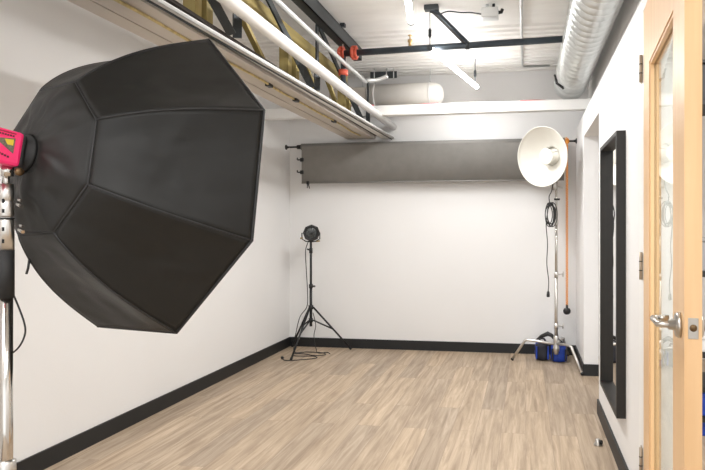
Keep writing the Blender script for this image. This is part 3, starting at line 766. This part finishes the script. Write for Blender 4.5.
for k in (3, 4):         # metal rod latches showing on the ring side
    q = ob(.450, .163, A[4]+.28) if k == 3 else ob(.430, .243, A[4]+.28)
    link('rod_latch', shift(tube(B(), [q-u_w*.012, q+u_w*.014-v_w*.008], .006, seg=8)), CHROME, t)
    link('rod_latch', shift(tube(B(), [q-u_w*.010+v_w*.014, q+u_w*.010+v_w*.010], .005, seg=8)), CHROME, t)
# little pull tab on the lower edge
q = ribs[4][5]; link('pull_tab', shift(tube(B(), [q, q-UP*.03-RX*.004, q-UP*.05-RX*.010], .004, seg=6)), BLACKP, t)

# pink flash head
hf = apex - n_w*.030
t = strobe = thing('studio_strobe', 'hot pink studio flash at the left edge behind the black softbox', 'flash', hf)
side = n_w.cross(UP).normalized(); upv = side.cross(n_w).normalized()
if side.dot(V((0, 0, H))-hf) < 0: side = -side
def HM(o_=0): return Matrix((( -n_w.x, side.x, upv.x, 0), (-n_w.y, side.y, upv.y, 0), (-n_w.z, side.z, upv.z, 0), (0, 0, 0, 1)))
M_ = HM()
HB, HT, HWd = -.057, .052, .050
b = bx(B(), .004, .26, -HWd, HWd, HB, HT, M_); link('casing', b, PINK, t, bevel=.010)
b = bx(B(), -.006, .006, -HWd+.006, HWd-.006, HB+.006, HT-.006, M_); link('front_ring', b, BLACKP, t, bevel=.004)
# side badge: grey triangle with yellow top, small dark marks around it
b = B(); y_ = HWd+.0008
def tri(pts, mi):
    lo = [b.verts.new(M_ @ V((x, y_-.001, z))) for x, z in pts]; hi = [b.verts.new(M_ @ V((x, y_+.0006+.0004*mi, z))) for x, z in pts]
    b.faces.new(hi).material_index = mi; n = len(pts)
    for i in range(n): b.faces.new((lo[i], lo[(i+1) % n], hi[(i+1) % n], hi[i])).material_index = mi
tri([(.030, .028), (.030, -.020), (.088, .016)], 0)
tri([(.034, .023), (.034, .004), (.050, .004), (.060, .019)], 1)
link('badge', b, [GREYINK, YEL], t)
b = B(); random.seed(3)
for i in range(8):
    x = .034+i*.0075; bx(b, x, x+.005, y_-.001, y_+.0006, .031, .036, M_)
link('small_print', b, DARKINK, t); b = B()
for i in range(7):
    x = .040+i*.008; bx(b, x, x+.0055, y_-.001, y_+.0006, -.036+i*.002, -.030+i*.002, M_)
link('small_print', b, DARKINK, t)
b = B(); bx(b, .03, .10, y_-.001, y_+.0006, .040, .0435, M_); link('vent_slot', b, PINKD, t)
b = B(); bx(b, .10, .15, y_-.001, y_+.001, .010, .035, M_); link('dark_label', b, BLACKP, t)
link('mount_block', tube(B(), [M_ @ V((.02, .01, HB+.004)), M_ @ V((.02, .01, HB))-UP*.03], .017, seg=14), CHROME, t)
link('tilt_knob', lathe(B(), M_ @ V((.004, .045, HB-.014)), side, [(0, 0), (0, .013), (.012, .012), (.015, 0)], 16), BRONZE, t)

# its stand
pw = c2w(-1.33, 0, 1.88); pw.z = 0
t = thing('chrome_light_stand', 'thick chrome light stand with black sleeve carrying the pink flash head', 'light stand', pw)
def zc(y): return H-(y-228)/600*1.88
link('top_pin', tube(B(), [(0, 0, zc(190)), (0, 0, zc(170))], .0085, seg=12), CHROME, t)
link('clamp_collar', lathe(B(), (0, 0, zc(217)), (0, 0, 1), [(0, 0), (0, .019), (.004, .0205), (.045, .0205), (.05, .017), (.054, .0205), (zc(184)-zc(217), .0195), (zc(184)-zc(217), 0)], 20), SATIN, t)
link('clamp_collar', lathe(B(), (0, 0, zc(250)), (0, 0, 1), [(0, 0), (0, .021), (.09, .021), (.096, .018), (zc(219)-zc(250), .018), (zc(219)-zc(250), 0)], 20), SATIN, t)
link('collar_band', lathe(B(), (0, 0, zc(219.5)), (0, 0, 1), [(0, .015), (0, .0215), (.006, .0215), (.006, .015)], 20), BLACKP, t)
b = B()
for zz in (zc(213), zc(203), zc(243), zc(231)):
    bx(b, .004, .010, -.0212, -.016, zz, zz+.012)
link('bolt_slot', b, BLACKM, t)
link('black_sleeve', lathe(B(), (0, 0, zc(298)), (0, 0, 1), [(0, 0), (0, .0215), (zc(250)-zc(298), .0215), (zc(250)-zc(298), 0)], 20), RUBBER, t)
link('tube', tube(B(), [(0, 0, .10), (0, 0, zc(296))], .0175, seg=20), CHROME, t)
link('lower_collar', lathe(B(), (0, 0, .44), (0, 0, 1), [(0, 0), (0, .026), (.07, .026), (.075, .018)], 20), SATIN, t)
for a in (.6, .6+2*PI/3, .6+4*PI/3):
    d = V((math.cos(a), math.sin(a), 0))
    l2 = link('leg', tube(B(), [d*.024+V((0, 0, .46)), d*.46+V((0, 0, .013))], .0125, seg=10), CHROME, t)
    link('rubber_foot', tube(B(), [d*.445+V((0, 0, .028)), d*.465+V((0, 0, .013))], .016, seg=10), RUBBER, l2)
    link('brace', tube(B(), [d*.02+V((0, 0, .12)), d*.26+V((0, 0, .215))], .008, seg=8), CHROME, t)
def pc(u, v, d): return c2w((u-431)/600*d, (v-228)/600*d, d)
b = T([pc(11, 290, 1.90), pc(17, 303, 1.90), pc(24, 322, 1.90), pc(25, 334, 1.90), pc(19, 347, 1.90), pc(8, 356, 1.92), pc(-4, 362, 1.92), pc(-12, 380, 1.92), pc(-8, 420, 1.92), pc(6, 448, 1.90), pc(11, 462, 1.89), pc(14, 500, 1.89), V((pw.x+.06, pw.y+.03, .05)), V((pw.x+.10, pw.y+.08, .006))], .0028, seg=8, smooth_n=6)
tl(strobe, 'power_cord', b, BLACKP)

# ------------------------------------------------------------------ neighbouring room seen past the door edge
t = thing('storage_rack', 'black storage rack just visible past the door edge', 'rack', (1.28, 3.95, 0))
for x in (-.34, .34):
    for y in (-.2, .2): link('post', bx(B(), x-.015, x+.015, y-.015, y+.015, 0, 2.3), SHELFB, t)
for z in (.12, .30, .50, .98, 2.0): link('shelf', bx(B(), -.335, .335, -.195, .195, z-.03, z), SHELFB, t)
def crate(z, h, m, lab, y=0, cat='crate'):
    c = thing('crate', lab, cat, (1.28, 3.95, z)); link('tub', bx(B(), -.30, .30, -.17, .17, 0, h-.02), m, c, bevel=.01); link('lid', bx(B(), -.31, .31, -.18, .18, h-.02, h), m, c, bevel=.004)
crate(0.0, .085, BLUE, 'blue crate on the floor under the black rack beyond the door')
crate(.12, .14, BLUE, 'dark blue crate on the lowest shelf of the black rack')
crate(.50, .10, BOXW, 'white carton on the middle shelf of the black rack')
crate(.98, .20, BOXG, 'grey carton on the upper shelf of the black rack')
crate(2.0, .24, SHELFB, 'black case on top of the rack beyond the door')

# ------------------------------------------------------------------ world and view
w = bpy.data.worlds.new('world'); sc.world = w; w.use_nodes = True
bg = w.node_tree.nodes['Background']; bg.inputs['Color'].default_value = (.95, .98, 1, 1); bg.inputs['Strength'].default_value = 1.15
sc.view_settings.view_transform = 'Standard'; sc.view_settings.look = 'None'
sc.view_settings.gamma = 1; sc.view_settings.use_curve_mapping = False
sc.view_settings.exposure = 0.70
